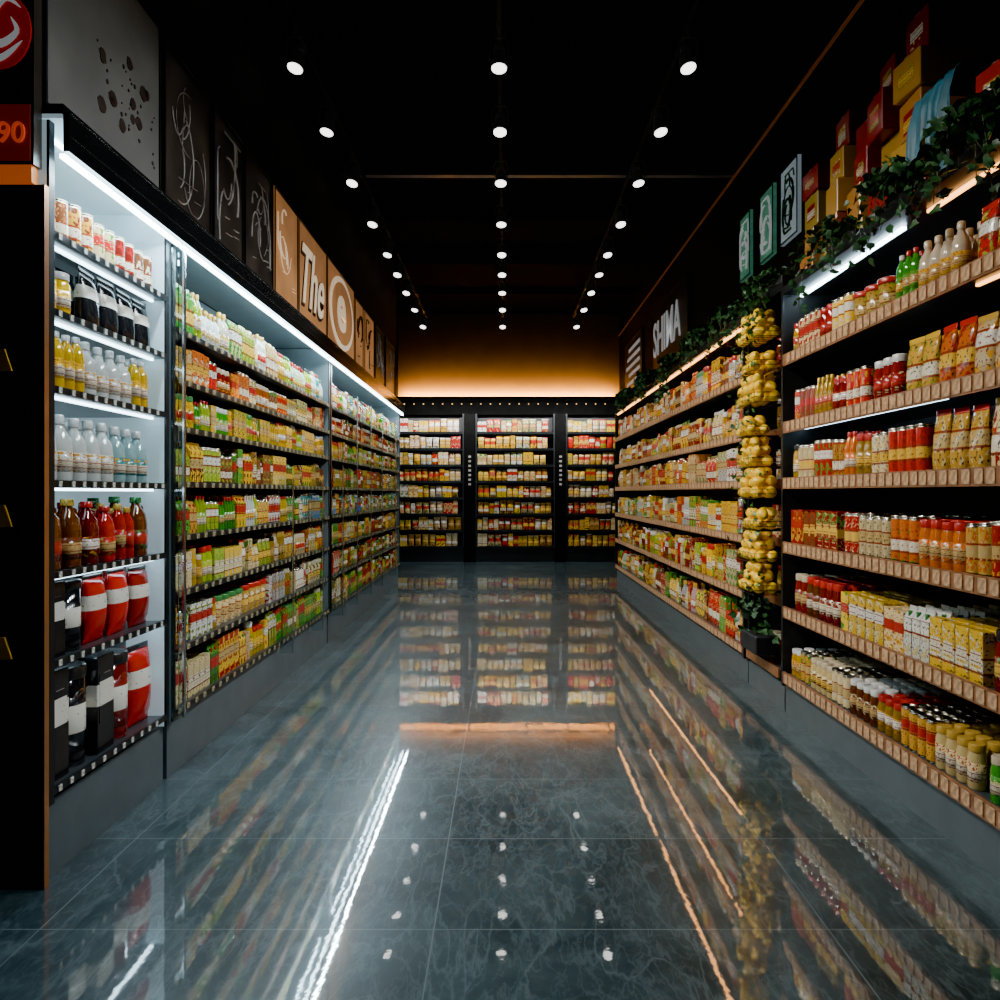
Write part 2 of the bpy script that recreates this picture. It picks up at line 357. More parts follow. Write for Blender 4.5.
def fill(axis,front,t0,t1,z,seq,rows,place,vis=1.0,inset=.03,facings=(2,5),maxd=.46,wide=1.0):
    t=t0; i=0
    while True:
        kind,cn,ht=seq[i%len(seq)] if not callable(seq) else seq(i)
        i+=1
        tp=T[kind]; sh=ht/tp['h']; sw=min(sh,max(1.0,sh**.45))*wide ; w=tp['w']*sw+.003; d=tp['d']*sw+.006
        n=R.randint(*facings); base=C[cn]; v=R.uniform(.65,1.18); alpha=R.random()*.925
        if cn=='black': alpha=.935
        if place=='a backlit white shelf':
            if cn in('white','teal','yellow'): alpha=.012
            if cn in('red','dark red','maroon') and kind in('bag','pouch','canister'): alpha=.935
            v=R.uniform(.9,1.2)
        col=(min(1,base[0]*v),min(1,base[1]*v),min(1,base[2]*v),alpha)
        for k in range(n):
            if t+w>t1: return
            for r in range(rows):
                s=inset+d*(r+.5)
                if s+d/2>maxd: break
                if axis=='L': loc=(front-s,t+w/2,z); rot=0
                elif axis=='R': loc=(front+s,t+w/2,z); rot=math.pi
                else: loc=(t+w/2,front+s,z); rot=-math.pi/2
                eye=1.0 if r==0 else (.45/r if z<1.3 else .12/r)
                PL.append((kind,loc,rot+R.uniform(-.08,.08)*(1 if kind not in('box','carton') else .4),(sw,sw,sh*R.uniform(.97,1.0)),cn,col,eye/max(loc[1],1)*vis,place,r))
            t+=w
        t+=R.uniform(.0,.01)
def rnd(kinds,cols,h0,h1):
    return lambda i:(R.choice(kinds),R.choice(cols),R.uniform(h0,h1))
WL,WR=-1.567,1.70
# ------------------------------------------------------------------ shelving units
def unit(side,front,depth,y0,y1,levels,top,plinth,label,backmat,railmat,tagmat,railh,tagstep,tagw,leds,led_inset,sidemat,canopy=True):
    sg=-1 if side=='L' else 1
    def X(s): return front+sg*s
    def bx(m,s0,s1,a,b,z0,z1,mat):
        x0,x1=sorted((X(s0),X(s1))); m.box(x0,x1,a,b,z0,z1,mat)
    m=MB(); bx(m,.03,depth,y0,y1,0,plinth-.05,M_plinth); 
    root=obj('shelving_unit',m.build('unit_plinth'),label=label,cat='shelving unit')
    m=MB(); bx(m,depth-.02,depth,y0,y1,plinth-.05,top,backmat); obj('back_panel',m.build('back_panel'),root)
    for yy in (y0,y1-.03):
        m=MB(); bx(m,.01,depth-.02,yy,yy+.03,plinth-.05,top,sidemat); obj('side_panel',m.build('side_panel'),root)
        m=MB(); bx(m,0,.01,yy,yy+.03,plinth-.05,top,M_dmetal); obj('upright_edge',m.build('upright_edge'),root)
    tags=[]
    for z in levels:
        m=MB(); bx(m,.012,depth-.02,y0+.03,y1-.03,z-.022,z-.0005,M_shelf); obj('shelf',m.build('shelf'),root)
        m=MB(); bx(m,0,.012,y0+.03,y1-.03,z-railh*.8,z+railh*.2,railmat); obj('price_rail',m.build('price_rail'),root)
        if z in leds:
            lm,a,b=leds[z]
            m=MB(); bx(m,led_inset,led_inset+.014,max(a,y0+.05),min(b,y1-.05),z-.032,z-.022,lm); obj('light_strip',m.build('light_strip'),root)
        y=y0+.05
        while y+tagw<y1-.04:
            tags.append((y,z)); y+=tagstep*R.choice((1,1,1,1.15))
    tags.sort(key=lambda t:t[0]+abs(t[1]-1.2)*.3)
    tm=MB(); tx0,tx1=sorted((0,-sg*.004)); tm.box(tx0,tx1,0,tagw,-railh*.68,railh*.1,tagmat); tme=tm.build('price_tag')
    for y,z in tags[:100]: obj('price_tag',tme,root,loc=(X(0),y,z))
    if len(tags)>100:
        m=MB()
        for y,z in tags[100:]: m.box(X(0)+tx0,X(0)+tx1,y,y+tagw,z-railh*.68,z+railh*.1,tagmat)
        obj('price_tags',m.build('price_tags'),root,kind='stuff',label='rows of small price tags')
    if canopy:
        m=MB(); bx(m,0,depth,y0,y1,top,top+.05,M_dmetal); obj('canopy',m.build('canopy'),root)
    return root,X,bx
LV1=[2.26,1.99,1.72,1.39,1.07,.76,.32]
LV2=[2.14,1.90,1.67,1.40,1.14,.87,.60,.31]
def canopy_left(root,y0,y1,sm,en):
    m=MB(); m.box(-1.52,-1.50,y0,y1,2.525,2.66,M_gloss); m.box(-2.06,-1.52,y0,y1,2.655,2.69,M_gloss); obj('canopy',m.build('canopy'),root)
    m=MB(); m.box(-1.50,-1.496,y0,y1,2.652,2.66,M_chrome); m.box(-1.50,-1.496,y0,y1,2.575,2.580,M_chrome); obj('canopy_trim',m.build('canopy_trim'),root,label='thin metal trim lines')
    m=MB(); m.box(-2.04,-1.525,y0,y1,2.64,2.655,sm); obj('soffit_panel',m.build('soffit_panel'),root,label='pale underside panel')
    m=MB(); m.box(-1.538,-1.52,y0+.01,y1-.01,2.507,2.522,M_cool); obj('light_strip',m.build('light_strip'),root,label='bright cool white light strip')
    m=MB(); m.box(-1.652,-1.640,y0+.04,y1-.04,2.628,2.64,M_cool); obj('light_strip',m.build('light_strip'),root,label='thin light strip added for a second floor streak')  # extra strip, added to give a second streak in the floor
    ld=bpy.data.lights.new('tube','AREA'); ld.shape='RECTANGLE'; ld.size=.03; ld.size_y=y1-y0-.05; ld.energy=en*(y1-y0); ld.color=(.72,.91,1)
    o=bpy.data.objects.new('area_lamp',ld); COL.objects.link(o); o.parent=root; o.location=(-1.46,(y0+y1)/2,2.52); o.rotation_euler=(0,math.radians(10),0)  # unseen area lamp added ahead of the canopy to light the product fronts
r1,_,_=unit('L',WL,.5,2.58,3.5,LV1,2.635,.32,'backlit white shelving bay stocked with bottles and jars',M_white,M_dmetal,M_tagw,.026,.07,.02,{z:(M_cool1,0,99) for z in LV1[:-1]},.05,M_white,canopy=False)
canopy_left(r1,2.58,3.53,M_white,20)
M_gb=simple('grey_back',(.14,.18,.195),.5,noise=.1)
r2,_,_=unit('L',WL,.5,3.54,6.72,LV2,2.635,.32,'long dark metal shelving bay packed with coloured groceries',M_gb,M_dmetal,M_tagl,.03,.1,.035,{},.06,M_gb,canopy=False)
canopy_left(r2,3.53,6.73,M_soffit,15)
r3,_,_=unit('L',WL,.5,6.76,11.2,LV2,2.635,.32,'dark metal shelving bay packed with small groceries',M_gb,M_dmetal,M_tagl,.03,.14,.05,{},.06,M_gb,canopy=False)
canopy_left(r3,6.73,11.22,M_soffit,17)
def glass_div(y,x0,x1,z0,z1,label):
    m=MB(); m.box(x0,x1,y,y+.008,z0,z1,M_glass); root=obj('divider_panel',m.build('divider_panel'),label=label,cat='divider')
    f=MB(); f.box(x1,x1+.008,y-.003,y+.011,z0,z1,M_chrome); obj('panel_edge',f.build('panel_edge'),root)
glass_div(3.512,-1.56,-1.51,.3,2.5,'clear acrylic divider panel with a metal edge')
glass_div(3.58,-1.56,-1.535,.3,2.5,'clear acrylic divider panel with a metal edge')
glass_div(6.735,-1.56,-1.46,.25,1.6,'clear acrylic divider panel with a metal edge')
for yy in (5.15,6.0,7.4,8.15,8.9,10.0):
    glass_div(yy,-1.553,-1.46,.25,2.3 if yy>6.5 else 1.45,'clear acrylic divider panel with a metal edge')
RV=[2.18,1.77,1.43,1.04,.645,.245]
M_rb=simple('dark_back',(.04,.048,.055),.45,noise=.2)
YE=4.62
q1,X,bx=unit('R',WR,.55,2.0,YE,RV,2.56,.22,'dark shelving bay with wooden price rails full of groceries',M_rb,M_wood,M_tag,.07,.066,.048,{1.77:(M_cool1,3.1,YE),2.18:(M_warm,2.0,2.9)},.12,M_black)
q2,X,bx=unit('R',WR,.55,5.34,11.6,RV,2.56,.22,'long dark shelving bay with wooden price rails and groceries',M_rb,M_wood,M_tag,.06,.1,.07,{1.04:(M_warm,5,9),1.77:(M_warm,5.3,9)},.03,M_black)
m=MB(); m.box(1.80,1.82,3.4,YE-.05,2.545,2.558,M_cool); obj('light_strip',m.build('light_strip'),q1,label='cool white light strip')
m=MB(); m.box(1.80,1.82,2.5,3.2,2.545,2.558,M_warm); obj('light_strip',m.build('light_strip'),q1,label='warm light strip')
m=MB(); m.box(1.72,1.745,5.4,11.5,2.545,2.558,M_warm); obj('light_strip',m.build('light_strip'),q2,label='warm light strip')
# fruit stand
S0,S1=4.64,5.32
m=MB(); m.box(1.73,2.25,S0,S1,0,.17,M_plinth)
fs=obj('fruit_stand',m.build('fruit_stand'),label='narrow dark display column with wire baskets of lemons',cat='display stand')
m=MB(); m.box(2.2,2.25,S0,S1,.17,2.61,M_rb); obj('back_panel',m.build('back_panel'),fs)
for yy in (S0,S1-.03):
    m=MB(); m.box(1.72,1.75,yy,yy+.03,.17,2.61,M_dmetal); obj('upright_post',m.build('upright_post'),fs)
m=MB(); m.box(1.72,2.25,S0,S1,2.61,2.66,M_dmetal); obj('top_board',m.build('top_board'),fs)
for z in RV:
    m=MB(); m.box(1.842 if z>.3 else 1.712,2.2,S0+.03,S1-.03,z-.022,z-.001,M_shelf); obj('shelf',m.build('shelf'),fs)
    xx=1.83 if z>.3 else 1.70
    m=MB(); m.box(xx,xx+.012,S0+.03,S1-.03,z-.048,z+.012,M_wood); obj('price_rail',m.build('price_rail'),fs)
lem=MB(); lem.lathe([(.001,-.052),(.008,-.048),(.012,-.042),(.028,-.03),(.036,-.01),(.036,.01),(.028,.03),(.012,.043),(.007,.05)],M_lemon,12)
lemt=MB(); lemt.lathe([(.005,.049),(.006,.052),(.003,.055)],M_lemtip,6)
lme=lem.build('lemon'); lte=lemt.build('lemon_stem')
def leafpts(f,p,s,rr,mat):
    e=Euler((rr.uniform(-1.2,1.2),rr.uniform(-1.2,1.2),rr.uniform(0,6.28))).to_matrix()
    pts=[(0,0,0),(-.45,.1,.1),(-.55,.5,.12),(-.2,.7,.03),(0,1.1,-.08),(.2,.7,.03),(.55,.5,.12),(.45,.1,.1)]
    b=len(f.v); f.v+=[tuple(Vector(p)+e@(Vector(q)*s)) for q in pts]
    for t in ((0,1,2,3),(0,3,4),(0,4,5),(0,5,6,7)): f.face([b+i for i in t],mat,None,True)
def lemon(x,y,z):
    o=obj('lemon',lme,loc=(x,y,z),rot=(math.pi/2+R.uniform(-.5,.5),R.uniform(-.3,.3),R.uniform(-.8,.8)),label='ripe yellow lemon in a wire basket',cat='lemon',group='lemons in the wire baskets')
    obj('stem',lte,o)
M_leafb=simple('bright_leaf',(.05,.18,.025),.4,noise=.5,nscale=25)
rl=random.Random(9)
for i in range(9):
    bz=.70+i*.205
    wd=(.34,.42,.36,.44,.34,.24,.42,.40,.44)[i]
    yc=(4.93,4.96,4.90,4.95,4.99,5.02,4.96,4.95,4.94)[i]
    ya=yc-wd/2; yb=yc+wd/2
    b=MB(); xa,xb=1.58,1.77
    loop=lambda z:[(xa,ya,z),(xb,ya,z),(xb,yb,z),(xa,yb,z),(xa,ya,z)]
    for zz in (bz,bz+.03,bz+.06): b.tube(loop(zz),.002,M_wire,5)
    for k in range(8):
        yy=ya+(yb-ya)*k/7; b.tube([(xa,yy,bz+.06),(xa,yy,bz),(xb,yy,bz),(xb,yy,bz+.06)],.0015,M_wire,4)
    b.box(xb,1.83,yc-.015,yc+.015,bz-.01,bz+.01,M_dmetal)
    obj('wire_basket',b.build('wire_basket'),fs)
    nn=max(2,int(wd/.105)); gap=i in (2,5,7)
    for lay,(zz,xo,n2) in enumerate(((.041,1.622,nn),(.041,1.712,nn),(.105,1.635,nn-(i%2)),(.112,1.72,nn-1),(.165,1.64,0 if gap else nn-1),(.17,1.72,0 if gap else max(0,nn-2)))):
        for k in range(n2): lemon(xo+R.uniform(-.012,.012),yc+(k-(n2-1)/2)*.106+R.uniform(-.014,.014),bz+zz)
    fo=MB()
    for k in range(16): leafpts(fo,(1.58+rl.uniform(-.04,.05),ya+rl.uniform(-.05,wd+.05),bz+.02+rl.uniform(0,.18)),rl.uniform(.02,.04),rl,M_leafb if k%3 else M_leaf)
    obj('garnish_leaves',fo.build('leaves'),fs)
fo=MB()
for k in range(60): leafpts(fo,(1.62+rl.uniform(-.05,.1),4.95+rl.uniform(-.22,.25),.5+rl.uniform(-.08,.17)),rl.uniform(.03,.06),rl,M_leaf)
obj('greenery',fo.build('greenery'),fs,label='small dark green leaves')
fo=MB(); fo.box(1.6,1.76,4.80,5.10,.31,.43,M_black,.01)
obj('planter',fo.build('planter'),fs)
# end panel with sign
m=MB(); m.box(-2.15,-1.572,2.553,2.575,0,2.40,M_black)
ep=obj('end_panel',m.build('end_panel'),label='tall black shelf end panel with a copper edge',cat='panel')
m=MB(); m.box(-1.572,-1.566,2.55,2.576,0,2.40,M_brass); obj('copper_edge',m.build('edge'),ep)
for z in (1.80,1.27,.82):
    t=MB(); x=-1.745
    t.v=[(x,2.545,z-.04),(x+.07,2.545,z-.035),(x+.045,2.545,z+.04),(x,2.545,z+.04),(x,2.553,z-.04),(x+.07,2.553,z-.035),(x+.045,2.553,z+.04),(x,2.553,z+.04)]
    for f in ((0,1,2,3),(7,6,5,4),(0,4,5,1),(1,5,6,2),(2,6,7,3),(3,7,4,0)): t.face(f,M_tagy)
    obj('yellow_tag',t.build('yellow_tag'),ep)
m=MB(); m.box(-2.15,-1.59,2.53,2.575,2.46,3.5,M_posterdk)
sg=obj('hanging_sign',m.build('hanging_sign'),label='dark header sign with a round red emblem',cat='sign')
m=MB(); m.box(-2.15,-1.60,2.535,2.57,2.40,2.46,M_glow); obj('glow_strip',m.build('glow_strip'),sg,label='glowing orange strip')
m=MB(); m.box(-2.15,-1.60,2.526,2.53,2.47,2.66,M_glowp); obj('glow_panel',m.build('glow_panel'),sg,label='red glowing lower panel')
def text(body,size,loc,rot,mat,parent,name='lettering',ext=.004,shear=0,sx=1,label=None,off=0):
    cu=bpy.data.curves.new('txt','FONT'); cu.body=body; cu.size=size; cu.extrude=ext; cu.shear=shear; cu.offset=off
    cu.resolution_u=4
    o=bpy.data.objects.new('tmp',cu); COL.objects.link(o); dgx=bpy.context.evaluated_depsgraph_get()
    me=bpy.data.meshes.new_from_object(o.evaluated_get(dgx)); bpy.data.objects.remove(o)
    me.materials.clear(); me.materials.append(mat)
    t=obj(name,me,parent,loc=loc,rot=rot,label=label); t.scale=(sx,1,1); return t
def disc(m,cx,y0,y1,cz,r,mat,N=28,sz=1.0):
    m.rings([[(cx+r*math.cos(2*math.pi*k/N),y,cz+sz*r*math.sin(2*math.pi*k/N)) for k in range(N)] for y in (y0,y1)],mat,False)
m=MB(); disc(m,-1.70,2.53,2.522,2.91,.105,M_red,sz=1.25); obj('round_emblem',m.build('emblem'),sg)
m=MB()
def swoosh(ctrl,wmax,n=24):
    P=[]
    for k in range(n+1):
        t=k/n*(len(ctrl)-1); i=min(int(t),len(ctrl)-2); f=t-i
        p0,p1,p2,p3=[ctrl[max(0,min(len(ctrl)-1,i+q))] for q in (-1,0,1,2)]
        P.append(tuple(.5*((2*p1[d])+(-p0[d]+p2[d])*f+(2*p0[d]-5*p1[d]+4*p2[d]-p3[d])*f*f+(-p0[d]+3*p1[d]-3*p2[d]+p3[d])*f**3) for d in (0,1)))
    b=len(m.v)
    for k,(x,z) in enumerate(P):
        a=P[min(k+1,n)]; c=P[max(k-1,0)]; dx,dz=a[0]-c[0],a[1]-c[1]; L=math.hypot(dx,dz) or 1
        w=wmax*math.sin(math.pi*(k+.5)/(n+1)); nx,nz=-dz/L*w,dx/L*w
        m.v+=[(x+nx,2.518,z+nz),(x-nx,2.518,z-nz)]
    for k in range(n): m.face((b+2*k,b+2*k+1,b+2*k+3,b+2*k+2),M_inkw)
swoosh([(-1.625,2.98),(-1.68,3.01),(-1.735,2.93),(-1.70,2.86),(-1.64,2.90),(-1.66,2.95)],.016)
swoosh([(-1.78,2.84),(-1.70,2.81),(-1.62,2.87)],.012)
obj('white_swoosh',m.build('swoosh'),sg)
text('90',.10,(-1.712,2.522,2.53),(math.pi/2,0,0),M_redl,sg)
RL=(math.pi/2,0,math.pi/2); RR=(math.pi/2,0,-math.pi/2)
def poster(y0,y1,z0,z1,mat,label,x=-1.64,t=.03,frame=M_dmetal,side=1):
    m=MB(); m.box(min(x,x+side*t),max(x,x+side*t),y0,y1,z0,z1,mat)
    p=obj('poster',m.build('poster'),label=label,cat='poster')
    f=MB(); xa,xb=sorted((x+side*t,x+side*(t+.006))); w=.012
    f.box(xa,xb,y0,y1,z0,z0+w,frame); f.box(xa,xb,y0,y1,z1-w,z1,frame); f.box(xa,xb,y0,y0+w,z0+w,z1-w,frame); f.box(xa,xb,y1-w,y1,z0+w,z1-w,frame)
    obj('frame',f.build('frame'),p); return p
def strokes(p,x,y0,y1,z0,z1,n,mat,seed,r=.005):
    rr=random.Random(seed); m=MB()
    for k in range(n):
        cy=rr.uniform(y0+.12,y1-.12); cz=rr.uniform(z0+.1,z1-.1); pts=[]
        a0=rr.uniform(0,6.28); sw=rr.uniform(1.2,3.6); rad=rr.uniform(.05,.16); tall=rr.uniform(1,2.2)
        for j in range(14):
            t=j/13; a=a0+sw*t
            pts.append((x,min(max(cy+math.cos(a)*rad,y0+.03),y1-.03),min(max(cz+math.sin(a)*rad*tall,z0+.03),z1-.03)))
        m.tube(pts,r*rr.uniform(.5,1.3),mat,4)
    for k in range(n//2):
        cy=rr.uniform(y0+.12,y1-.12); cz=z0+rr.uniform(.05,.2); L=rr.uniform(.05,.12)
        m.tube([(x,cy,cz),(x,min(cy+L,y1-.03),cz+.01)],r*.6,mat,4)
    obj('brush_lettering',m.build('brush'),p)
Z0=2.71
p=poster(2.62,3.50,Z0,3.52,M_posterlt,'pale grey glossy poster with dark speckles')
rr=random.Random(3); m=MB()
for k in range(40):
    y=rr.gauss(3.22,.12); z=rr.gauss(3.0,.09); s=rr.choice((rr.uniform(.003,.01),rr.uniform(.003,.01),rr.uniform(.015,.035))); n=9
    y=min(max(y,2.7),3.44); z=min(max(z,2.78),3.4)
    ring=lambda x:[(x,y+s*math.cos(2*math.pi*i/n)*rr.uniform(.6,1.2),z+s*math.sin(2*math.pi*i/n)) for i in range(n)]
    m.rings([ring(-1.61),ring(-1.607)],M_ink,False)
obj('speckles',m.build('speckles'),p,kind='stuff')
p=poster(3.54,4.10,Z0,3.5,M_posterdk,'dark poster with pale brush strokes'); strokes(p,-1.607,3.56,4.1,2.75,3.45,9,M_inkg,1,.004)
p=poster(4.14,4.60,Z0,3.5,M_posterdk,'dark poster with pale brush script'); strokes(p,-1.607,4.16,4.58,2.75,3.45,8,M_inkg,2,.006)
p=poster(4.64,5.2,Z0,3.5,M_posterdk,'dark brown poster with pale script'); strokes(p,-1.607,4.66,5.2,2.8,3.4,9,M_inkg,5,.006)
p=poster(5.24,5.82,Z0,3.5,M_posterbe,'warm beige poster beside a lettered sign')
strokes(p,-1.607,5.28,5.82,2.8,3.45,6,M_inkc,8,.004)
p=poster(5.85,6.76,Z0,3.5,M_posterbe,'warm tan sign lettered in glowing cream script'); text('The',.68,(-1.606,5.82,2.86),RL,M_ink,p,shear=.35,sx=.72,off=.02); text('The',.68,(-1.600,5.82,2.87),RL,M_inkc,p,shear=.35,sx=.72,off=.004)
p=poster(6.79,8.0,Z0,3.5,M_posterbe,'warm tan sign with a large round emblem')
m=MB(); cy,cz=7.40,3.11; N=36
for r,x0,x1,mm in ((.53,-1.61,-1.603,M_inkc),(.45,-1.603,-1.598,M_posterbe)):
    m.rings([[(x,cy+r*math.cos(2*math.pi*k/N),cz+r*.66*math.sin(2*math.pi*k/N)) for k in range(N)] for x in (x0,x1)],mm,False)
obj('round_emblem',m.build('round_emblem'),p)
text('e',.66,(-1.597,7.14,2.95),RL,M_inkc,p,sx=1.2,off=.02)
for k,(a,b) in enumerate(((8.05,8.5),(8.6,9.2),(9.3,10.0),(10.1,10.9))):
    p=poster(a,b,Z0,3.45,M_posterbe if k in(0,1) else M_posterdk,'small poster with pale brush marks'); strokes(p,-1.607,a,b,2.8,3.4,5,M_inkg if k>1 else M_ink,20+k,.01)
M_postergr=simple('poster_green',(.06,.30,.16),.4,noise=.9,nscale=9,emit=(.25,.8,.55),es=.16)  # weak emission brightens the green posters; they are not lamps
M_posterpl=simple('poster_pale',(.4,.48,.50),.4,noise=.3,nscale=6,emit=(.7,.9,1),es=.25)  # weak emission brightens the pale poster likewise
for a,b,mm,l in ((6.95,7.25,M_postergr,'green and white wall poster'),(6.35,6.68,M_postergr,'green and white wall poster with leaves'),(5.82,6.18,M_posterpl,'pale framed wall poster')):
    p=poster(a,b,3.38,3.98,mm,l,x=XR,side=-1,t=.03); strokes(p,XR-.034,a,b,3.42,3.94,8,M_inkw if mm is M_postergr else M_leaf,int(a*10),.012)
p=poster(9.3,11.5,3.2,4.1,M_posterdk,'dark wall sign with tall white letters',x=XR,side=-1); text('SHIMA',.72,(XR-.037,11.45,3.4),RR,M_inkw,p,sx=.85,off=.008)
p=poster(12.4,14.2,3.0,4.1,M_posterdk,'dark wall sign with rows of white lettering',x=XR,side=-1)
m=MB()
for k in range(6):
    m.box(XR-.042,XR-.036,12.6,14.0-.15*(k%3),3.15+k*.15,3.21+k*.15,M_inkw)
obj('lettering',m.build('lines'),p)
# ------------------------------------------------------------------ stock
PB='a backlit white shelf'
y0,y1=2.62,3.45
fill('L',WL,y0,y1,2.26,[('can','brown',.16),('can','gold',.17),('can','cream',.16),('can','maroon',.16)],3,PB,facings=(2,2))
fill('L',WL,y0,2.86,1.99,[('jar','yellow',.17)],3,PB); fill('L',WL,2.87,y1,1.99,[('pouch','black',.235),('pouch','black',.225)],2,PB,facings=(2,3))
fill('L',WL,y0,y1,1.72,[('bottle','yellow',.22),('clear','white',.22),('bottle','yellow',.22)],3,PB,facings=(4,4))
fill('L',WL,y0,y1,1.39,[('clear','white',.25),('clear','teal',.24),('clear','white',.24)],3,PB,facings=(4,5))
fill('L',WL,y0,y1,1.07,[('jug','brown',.265),('jug','brown',.26),('jug','maroon',.25),('jug','red',.23),('bottle','red',.24),('bottle','red',.22)],3,PB,facings=(1,1))
fill('L',WL,y0,y1,.76,[('box','black',.27),('canister','black',.265),('bag','red',.27),('bag','red',.275),('bag','dark red',.27),('pouch','red',.27),('pouch','red',.26)],3,PB,facings=(1,1))
fill('L',WL,y0,y1,.32,[('box','black',.40),('canister','black',.38),('box','black',.39),('canister','maroon',.36),('bag','red',.36),('tub','red',.26)],3,PB,facings=(1,1))
PD='a dark metal shelf'
lev=[(['bottle','clear','carton'],['lime','green','yellow','teal','gold','white'],.2,.26),
 (['box','jar','can'],['red','dark red','orange','cream','brown'],.15,.19),
 (['jar','bottle','box'],['yellow','lime','gold','green','yellow'],.15,.195),
 (['box','carton','can'],['lime','green','yellow','gold','brown'],.15,.22),
 (['bottle','carton','can'],['teal','green','yellow','white','blue','lime','gold'],.16,.215),
 (['pouch','jar','box'],['lime','yellow','gold','cream','orange'],.15,.21),
 (['can','jar','tub','box'],['cream','gold','brown','green','white'],.14,.21),
 (['carton','box','jar'],['green','yellow','cream','lime','red'],.17,.24)]
for z,(k,c,a,b) in zip(LV2,lev):
    rw=2 if z>1.2 else 3
    fill('L',WL,3.62,6.67,z,rnd(k,c,a,b),rw,PD,facings=(1,4),wide=.72)
    fill('L',WL,6.81,11.15,z,rnd(k,c+['green','red','brown'],a,b),rw,PD,facings=(1,3),wide=.72)
PR='a wood-railed shelf'
def rb(z,segs,rows):
    for a,b,seq in segs: fill('R',WR,a,b,z,[(k,c,h*1.12) for k,c,h in seq],rows,PR,facings=(2,4),maxd=.5,wide=.82 if z>.3 else .76)
rb(2.18,[(2.1,2.85,[('pouch','orange',.21),('pouch','red',.2),('pouch','cream',.21),('clear','cream',.22)]),(2.87,3.4,[('clear','gold',.2),('bottle','green',.2),('bottle','green',.2)]),(3.42,4.57,[('tub','gold',.15),('can','yellow',.17),('jar','red',.17),('can','cream',.18),('jar','gold',.17)])],3)
rb(1.77,[(2.1,3.3,[('pouch','red',.22),('pouch','cream',.21),('pouch','orange',.22),('pouch','gold',.22)]),(3.32,3.6,[('jar','dark red',.18)]),(3.62,4.57,[('can','red',.18),('jar','dark red',.17),('bottle','gold',.2),('can','brown',.17)])],3)
rb(1.43,[(2.1,3.1,[('pouch','red',.24),('pouch','cream',.24),('pouch','gold',.23)]),(3.12,4.57,[('can','red',.19),('can','cream',.18),('jar','gold',.19),('bottle','orange',.21),('can','gold',.18)])],3)
rb(1.04,[(2.1,3.9,[('can','orange',.19),('can','cream',.18),('can','red',.19),('can','gold',.18),('jar','orange',.18)]),(3.92,4.57,[('box','dark red',.19),('box','brown',.18)])],6)
rb(.645,[(2.1,2.7,[('jar','dark red',.2),('jar','maroon',.19)]),(2.72,3.9,[('box','yellow',.18),('carton','white',.2),('box','cream',.17),('box','yellow',.18)]),(3.92,4.57,[('jar','dark red',.2),('jar','brown',.2)])],6)
rb(.245,[(2.1,2.75,[('jar','green',.15),('can','cream',.15)]),(2.77,4.57,[('jar','cream',.155),('can','gold',.16),('jar','gold',.15),('jar','brown',.155),('can','cream',.16)])],7)
lr=[(['can','pouch','box','jar'],['cream','yellow','white','orange','brown'],.2,.29),(['pouch','box','jar'],['cream','dark red','yellow','white','gold'],.19,.28),(['bag','can','box'],['gold','cream','red','yellow','white'],.18,.28),
 (['can','jar','box'],['cream','orange','yellow','white','green'],.19,.29),(['bag','box','carton','jar'],['red','yellow','cream','dark red','lime'],.19,.29),(['clear','bag','box'],['red','cream','brown','green','yellow'],.19,.29)]
for z,(k,c,a,b) in zip(RV,lr):
    fill('R',WR,5.39,11.55,z,rnd(k,c,a,b),3,PR,maxd=.5,facings=(1,3),wide=.7)
    if z>.3: fill('R',1.83,4.69,5.27,z,rnd([k[-1],'jar','can'],c,a,a+.05),2,'a narrow side shelf',facings=(1,3),maxd=.36)
fill('R',WR,4.69,5.27,.245,rnd(['jar','box'],['dark red','green','cream'],.14,.16),2,'a narrow side shelf',inset=.12)
# ------------------------------------------------------------------ back units
BV=[.30,.62,.94,1.26,1.58,1.90,2.22,2.54]
YU=14.67
M_bb=simple('back_unit_panel',(.05,.05,.055),.5,noise=.1)
for x0,x1 in ((-2.14,-.80),(-.58,.98),(1.19,2.28)):
    m=MB(); m.box(x0,x1,YU+.02,YB-.02,0,.28,M_dmetal)
    r=obj('wall_shelving_unit',m.build('wall_unit'),label='dark wall shelving unit stocked with bright packets',cat='shelving unit')
    m=MB(); m.box(x0,x1,YB-.03,YB-.01,.28,2.9,M_bb); obj('back_panel',m.build('back_panel'),r)
    for xx in (x0,x1-.03): m=MB(); m.box(xx,xx+.03,YU,YB-.03,.28,2.9,M_black); obj('side_panel',m.build('side_panel'),r)
    for z in BV:
        m=MB(); m.box(x0+.03,x1-.03,YU+.012,YB-.03,z-.02,z-.0005,M_shelf); obj('shelf',m.build('shelf'),r)
        m=MB(); m.box(x0+.03,x1-.03,YU,YU+.012,z-.04,z+.01,M_dmetal); obj('price_rail',m.build('price_rail'),r)
        fill('B',YU,x0+.04,x1-.04,z,rnd(['bag','box','pouch','box','pouch'],['cream','white','yellow','red','cream','yellow','gold'],.21,.27),1,'a wall shelf',vis=1.5,facings=(1,2),inset=.015,wide=.82)
for x0,x1 in ((-.79,-.59),(.99,1.18)):
    m=MB(); m.box(x0,x1,YU-.03,YB-.01,0,2.9,M_matte)
    c=obj('column_panel',m.build('column_panel'),label='black column panel with small pale vertical marks',cat='column')
    m=MB()
    for k in range(7): m.box((x0+x1)/2-.025,(x0+x1)/2+.025,YU-.034,YU-.03,1.5+k*.09,1.54+k*.09,M_inkg)
    obj('vertical_lettering',m.build('vertical_lettering'),c)
YH=YB-.17
m=MB(); m.box(-2.14,2.29,YH,YB-.01,2.905,3.13,M_matte); m.box(-2.14,2.29,YH-.02,YH,2.905,3.25,M_matte)
hd=obj('header_board',m.build('header_board'),label='dark header board above the wall shelving with tiny amber lights',cat='sign board')
M_amb=simple('amber_dots',(.5,.3,.1),.5,emit=(1,.5,.15),es=2.2)
